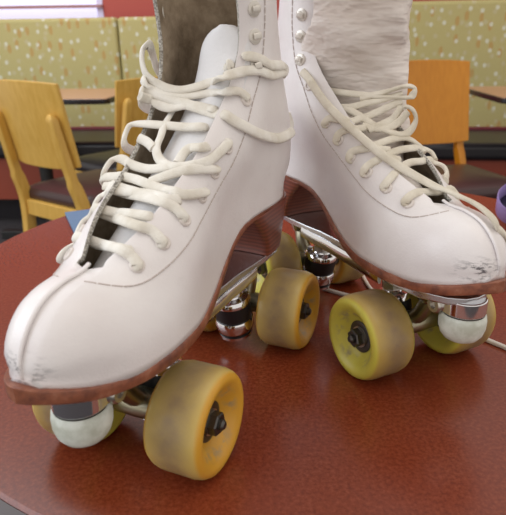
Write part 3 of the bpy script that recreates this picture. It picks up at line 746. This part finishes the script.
def skate(x, y, a, nside, label, off, lm, wm, cfg):
    """nside: the side (+1/-1) that faces the window of the picture"""
    root = empty('roller_skate', (x, y, T), a)
    tag(root, label, 'roller skate', 'pair of roller skates')
    WB = .1377 / 2
    for sx in (1, -1):
        for sy in (1, -1): wheel(root, sx * WB, sy, wm[(sx, sy * nside)])
        truck(root, sx, sx * WB)
    # --- plate
    HW = [(-.104, .0), (-.1025, .010), (-.097, .015), (-.085, .0195), (-.066, .0200), (-.045, .0190), (-.025, .0165), (.0, .0160), (.025, .0185), (.050, .0250), (.075, .0270), (.098, .0245), (.113, .016), (.1195, .008), (.121, 0)]
    out = [(a_, b_) for a_, b_ in HW] + [(a_, -b_) for a_, b_ in HW[-2:0:-1]]
    m_ = MB(); m_.prism(out, .0640, .0694)
    pl = m_.build('plate', M['aluminium'], root, bevel=.0012)
    m_ = MB()
    for sy in (1, -1):      # stiffening flange under each edge through the arch
        pts = [(-.048, sy * .0185, .0625), (-.036, sy * .0175, .0610), (-.015, sy * .0158, .0600), (.015, sy * .0155, .0590), (.045, sy * .021, .0618), (.060, sy * .0235, .0632)]
        m_.tube(spline(pts, 6), .0014, .0046, normal=lambda p: Vector((0, 0, 1)), n=10)
    m_.build('flange', M['chrome'], pl)
    for bx_ in (-.092, -.028, .05, .1):
        lathe_part('bolt', [(.0042, .0), (.0042, -.0016), (.0030, -.0026), (0, -.0026)], M['steel'], pl, (bx_ if bx_ != -.028 else -.022, 0, .0642), n=20)
    # --- toe stop housing, clamp screw and the white stop
    hs = MB(); n = 28; ring = []
    cx, rr = .1115, .0128
    for i in range(n + 1):
        th = -math.pi / 2 + math.pi * i / n; ring.append((cx + rr * math.cos(th), rr * math.sin(th)))
    ring += [(.0885, .0120), (.0845, .0090), (.0845, -.0090), (.0885, -.0120)]
    hs.prism(ring, .0560, .0660)
    ho = hs.build('toe_stop_housing', M['chrome'], root, bevel=.001)
    for sy in (1, -1):
        lathe_part('clamp_bolt', [(.0056, -.003), (.0056, .0020), (.0047, .0030), (.0026, .0030), (.0026, .0012), (0, .0012)], M['steel'], ho, (.1010, sy * .0120, .0590), (0, sy, 0), 24)
    lathe_part('toe_stop', [(.0122, .0556), (.0134, .0545), (.0140, .0510), (.0138, .0465), (.0126, .0425), (.0104, .0394), (.0070, .0374), (.003, .0365), (0, .0364)], M['stop'], root, (.1115, 0, .0), (0, 0, 1), 48, sharp=60)
    lathe_part('stop_washer', [(.0125, .0555), (.0125, .0562)], M['dark_steel'], ho, (.1115, 0, 0), (0, 0, 1), 32)

    # --- boot group shifted along the plate by off
    def sh(o):
        o.location.x += off; return o
    # sole
    m_ = MB(); st = []
    xs = [-.1050 + .2525 * (.5 - .5 * math.cos(math.pi * i / 70)) for i in range(71)]
    K = 14; P = []
    for x_ in xs:
        w_ = max(.0002, smooth_tab(WS, x_)); zt, zb = sole_top(x_), sole_bot(x_)
        zm = (zt + zb) / 2; hh = (zt - zb) / 2
        for k in range(2 * K):
            th = math.pi * (k + .5) / K
            c_, s_ = math.cos(th), math.sin(th)
            e_ = .14
            P.append((x_, math.copysign(abs(c_) ** (.25), c_) * w_ if abs(c_) > .15 else w_ * c_ * 3.9 * (.622 / .585), zm + hh * math.copysign(abs(s_) ** .18, s_)))
    n = 2 * K
    fs = [(j * n + k, j * n + (k + 1) % n, (j + 1) * n + (k + 1) % n, (j + 1) * n + k) for j in range(70) for k in range(n)]
    fs += [tuple(range(n)), tuple(70 * n + k for k in range(n))]
    m_.add(P, fs); so = sh(m_.build('sole', M['sole'], root, sharp=50))
    # heel
    m_ = MB(); P = []; LV = 14; n = 44
    for j in range(LV + 1):
        t = j / LV
        zb = .0694
        xb = -.0985 - .005 * t; xf = -.058 + .030 * t ** 1.7; hw_ = .0228 + .0032 * t
        ring = []
        for i in range(n):
            th = 2 * math.pi * i / n
            c_, s_ = math.cos(th), math.sin(th)
            if c_ <= 0:       # rounded back
                xx = (xb + .024) + .024 * c_ if False else (xb + .026) + .026 * math.copysign(abs(c_) ** .8, c_); yy = hw_ * math.copysign(abs(s_) ** .8, s_)
            else:             # straight sides to a hollow breast
                q_ = abs(c_) ** .22; xx = (xb + .026) + (xf - xb - .026) * q_; yy = hw_ * math.copysign(abs(s_) ** .22, s_)
                xx -= .004 * max(0, 1 - (yy / hw_) ** 2) * q_
            zt = sole_bot(xx) + .0012
            ring.append((xx, yy, zb + (zt - zb) * t))
        P += ring
    fs = [(j * n + i, j * n + (i + 1) % n, (j + 1) * n + (i + 1) % n, (j + 1) * n + i) for j in range(LV) for i in range(n)]
    fs += [tuple(range(n)), tuple(LV * n + i for i in range(n))]
    m_.add(P, fs); sh(m_.build('heel', M['heel'], root, bevel=.0006, sharp=45))
    # upper
    boot = sh(build_boot('boot', root, lm, cfg['gap'], cfg['flare'], -nside))
    # footbed
    m_ = MB(); P = []; xs = [-.096 + .225 * i / 40 for i in range(41)]
    for x_ in xs:
        w_ = max(.001, smooth_tab(WS, x_) - .0035)
        for k in range(9): P.append((x_, w_ * (-1 + k / 4), sole_top(x_) + .0012 + .002 * (abs(k - 4) / 4) ** 2))
    fs = [(j * 9 + k, j * 9 + k + 1, j * 9 + k + 10, j * 9 + k + 9) for j in range(40) for k in range(8)]
    m_.add(P, fs); fb = m_.build('footbed', M['lining'], boot)
    # centre seam up the toe, back seam, welt line
    m_ = MB()
    seam = [(x_, 0, z_) for x_, z_ in FRONT if x_ > .094][1:]
    m_.tube(seam, .0011, .0009, n=8); m_.build('toe_seam', lm, boot)
    m_ = MB(); m_.tube([(x_ - .0002, 0, z_) for x_, z_ in BACK], .0011, .0007, n=8); m_.build('back_seam', lm, boot)
    # stitching rows that edge the eyelet facing
    m_ = MB()
    for sy in (1, -1):
        for line in cfg['stitch']:
            pp = spline([(x_, 0, z_) for x_, z_ in line], 24)
            acc = 0; seg = []
            for p, q in zip(pp, pp[1:]):
                acc += (q - p).length; seg.append(surf(p.x, p.z, sy, .00035))
                if acc > .0030:
                    if len(seg) > 1: m_.tube([seg[0], seg[-1]], .00032, n=6)
                    acc = -.0009; seg = []
    m_.build('stitching', M['thread'], boot)
    # folded edge strip of the facing, slightly raised
    # eyelets and hooks
    for sy in (1, -1):
        for (ex, ez) in cfg['eyelets']:
            p = surf(ex, ez, sy, .0002); nn = surf_normal(ex, ez, sy)
            if sy != nside: p += Vector((.45, sy, 0)) * cfg['flare'] * .25 * sstep(.14, .2, ez)
            lathe_part('eyelet', [(.0017, .0004), (.0021, .0010), (.0030, .0011), (.0036, .0006), (.0037, -.0006), (.0017, -.0006)], M['eyelet'], boot, p, nn, 28)
            lathe_part('eyelet_hole', [(0, .00005), (.0019, .00005), (.0019, .0003), (0, .0003)], M['hole'], boot, p, nn, 20)
        for (ex, ez) in cfg['hooks']:
            p = surf(ex, ez, sy, .0002); nn = surf_normal(ex, ez, sy)
            if sy != nside: p += Vector((.45, sy, 0)) * cfg['flare'] * .25
            m_ = MB()
            m_.lathe([(0, -.0005), (.0042, -.0005), (.0042, .0005), (.0034, .0009), (.0020, .0009), (.0016, .0005), (0, .0005)], p, nn, 24)
            bk = Vector((-1, 0, .15)); bk = (bk - nn * bk.dot(nn)).normalized()
            m_.tube([p + bk * .0022 + nn * .0004, p + bk * .0030 + nn * .0018, p + bk * .0018 + nn * .0028, p - bk * .0006 + nn * .0027, p - bk * .0022 + nn * .0020], .0019, .0005, normal=lambda _p, _n=nn: _n, n=10)
            m_.build('lace_hook', M['hook'], boot)
    # tongue
    m_ = MB(); P = []; path, hwid, yoff, curve, twist = cfg['tongue']
    pp = spline([(x_, 0, z_) for x_, z_ in path], 8); nT = 16
    for side in (0, 1):
        for j, p in enumerate(pp):
            t = j / (len(pp) - 1); h_ = hwid(t)
            tn = (pp[min(j + 1, len(pp) - 1)] - pp[max(j - 1, 0)]).normalized(); nn = Vector((tn.z, 0, -tn.x))
            for i in range(nT + 1):
                u = -1 + 2 * i / nT
                q = p + nn * (-curve(t) * abs(u) ** 2.4 - (.0026 if side else 0) + cfg['wr'] * t * math.sin(u * 5 + t * 30) ** 3)
                P.append((q.x + twist(t) * u * h_, yoff(t) + u * h_, q.z))
    n1 = len(pp) * (nT + 1); q = lambda s_, j, i: s_ * n1 + j * (nT + 1) + i; fs = []
    J = len(pp) - 1
    for j in range(J):
        for i in range(nT):
            fs.append((q(0, j, i), q(0, j, i + 1), q(0, j + 1, i + 1), q(0, j + 1, i))); fs.append((q(1, j, i), q(1, j + 1, i), q(1, j + 1, i + 1), q(1, j, i + 1)))
        for i in (0, nT): fs.append((q(0, j, i), q(1, j, i), q(1, j + 1, i), q(0, j + 1, i)))
    for i in range(nT):
        for j in (0, J): fs.append((q(0, j, i), q(1, j, i), q(1, j, i + 1), q(0, j, i + 1)))
    m_.add(P, fs); sh(m_.build('tongue', cfg['tongue_mat'], root, sharp=60))
    # laces
    m_ = MB()
    sy = nside
    for key, pts in cfg['laces'].items():
        w_ = cfg['lw'].get(key, .0027)
        pts = [Vector(p) for p in pts]
        outp = spline(pts, 9)
        def clear(p, i):
            """keep the lace outside the leather it lies on"""
            if i < 9 and key in cfg['from_eyelet']: return p
            st = Vector((.45, math.copysign(.9, p.y), .45)) * .0004
            for _ in range(30):
                if not in_profile(p.x, p.z): break
                h_ = half_width(p.x, p.z)
                if abs(p.y) < cfg['gap'](front_v(p.x, p.z), 1) - .0006 or abs(p.y) >= h_ + .0013: break
                p = p + st
            return p
        for _ in range(2):
            outp = [clear(p, i) for i, p in enumerate(outp)]
            outp = [outp[0]] + [(outp[i - 1] + outp[i] * 2 + outp[i + 1]) / 4 for i in range(1, len(outp) - 1)] + [outp[-1]]
        m_.tube(outp, w_, .0014, normal=outward, n=12)
    sh(m_.build('lace', cfg['lace_mat'], root, sharp=70))
    return root

def gap_a(v, side):
    if v < V_T: return 0
    return .0025 + .0135 * sstep(V_T - .04, V_T + .12, v) + .0025 * sstep(V_T + .1, .5, v) + .0035 * sstep(.5, .75, v)
def gap_b(v, side):
    if v < V_T: return 0
    return .0025 + .0135 * sstep(V_T - .04, V_T + .12, v) + .0020 * sstep(V_T + .1, .5, v) + .0045 * sstep(.5, .72, v)
EY_A = EY_B = [(.0870, .1172), (.0717, .1235), (.0546, .1300), (.0360, .1368), (.0212, .1460), (.0073, .1565), (-.0158, .1792)]
HK = [(-.0273, .1965), (-.0285, .2120), (-.0275, .2260), (-.0255, .242)]
ST = [[(.1086, .1163), (.0987, .1118), (.0905, .1106), (.080, .1128), (.064, .1180), (.048, .1240), (.030, .1315), (.0079, .1445), (-.006, .1590), (-.019, .1760), (-.031, .194), (-.0355, .215), (-.035, .235), (-.032, .262)]]
cfgA = dict(gap=gap_a, flare=.007, stitch=ST, eyelets=EY_A, hooks=HK,
    tongue=([(.085, .112), (.062, .128), (.036, .145), (.012, .163), (-.008, .182), (-.018, .200), (-.020, .2185)],
            lambda t: .016 if t < .85 else .016 * math.sqrt(max(.04, 1 - ((t - .85) / .155) ** 2)), lambda t: .004 + .008 * t, lambda t: .005, lambda t: 0),
    wr=0, tongue_mat=M['tongue'], laces=LA, lw={'U1': .0030, 'U1b': .0030, 'U2': .0033, 'U3': .0026}, from_eyelet=('1a','2a','3a','4a','5a','6a'), lace_mat=M['lace'])
cfgB = dict(gap=gap_b, flare=.002, stitch=ST, eyelets=EY_B, hooks=HK,
    tongue=([(.085, .108), (.066, .122), (.044, .136), (.024, .150), (.010, .162), (.004, .173), (.006, .186), (.014, .200), (.020, .215), (.023, .240), (.025, .292)],
            lambda t: .014 + .011 * sstep(.15, .4, t) + .008 * sstep(.45, .65, t), lambda t: .0055 * sstep(.2, .5, t), lambda t: .006 + .017 * sstep(.45, .7, t), lambda t: .85 * sstep(.15, .4, t) - .55 * sstep(.5, .8, t)),
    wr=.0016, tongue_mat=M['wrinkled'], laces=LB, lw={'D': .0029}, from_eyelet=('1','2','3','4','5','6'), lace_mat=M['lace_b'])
am, le = M['wheel_amber'], M['wheel_lemon']
skate(-.03476, .31966, -1.98947, 1, 'white high top roller skate at left, open collar and tan lining, toe to lower left', -.002, M['leather_a'],
      {(1, 1): am, (1, -1): le, (-1, 1): am, (-1, -1): am}, cfgA)
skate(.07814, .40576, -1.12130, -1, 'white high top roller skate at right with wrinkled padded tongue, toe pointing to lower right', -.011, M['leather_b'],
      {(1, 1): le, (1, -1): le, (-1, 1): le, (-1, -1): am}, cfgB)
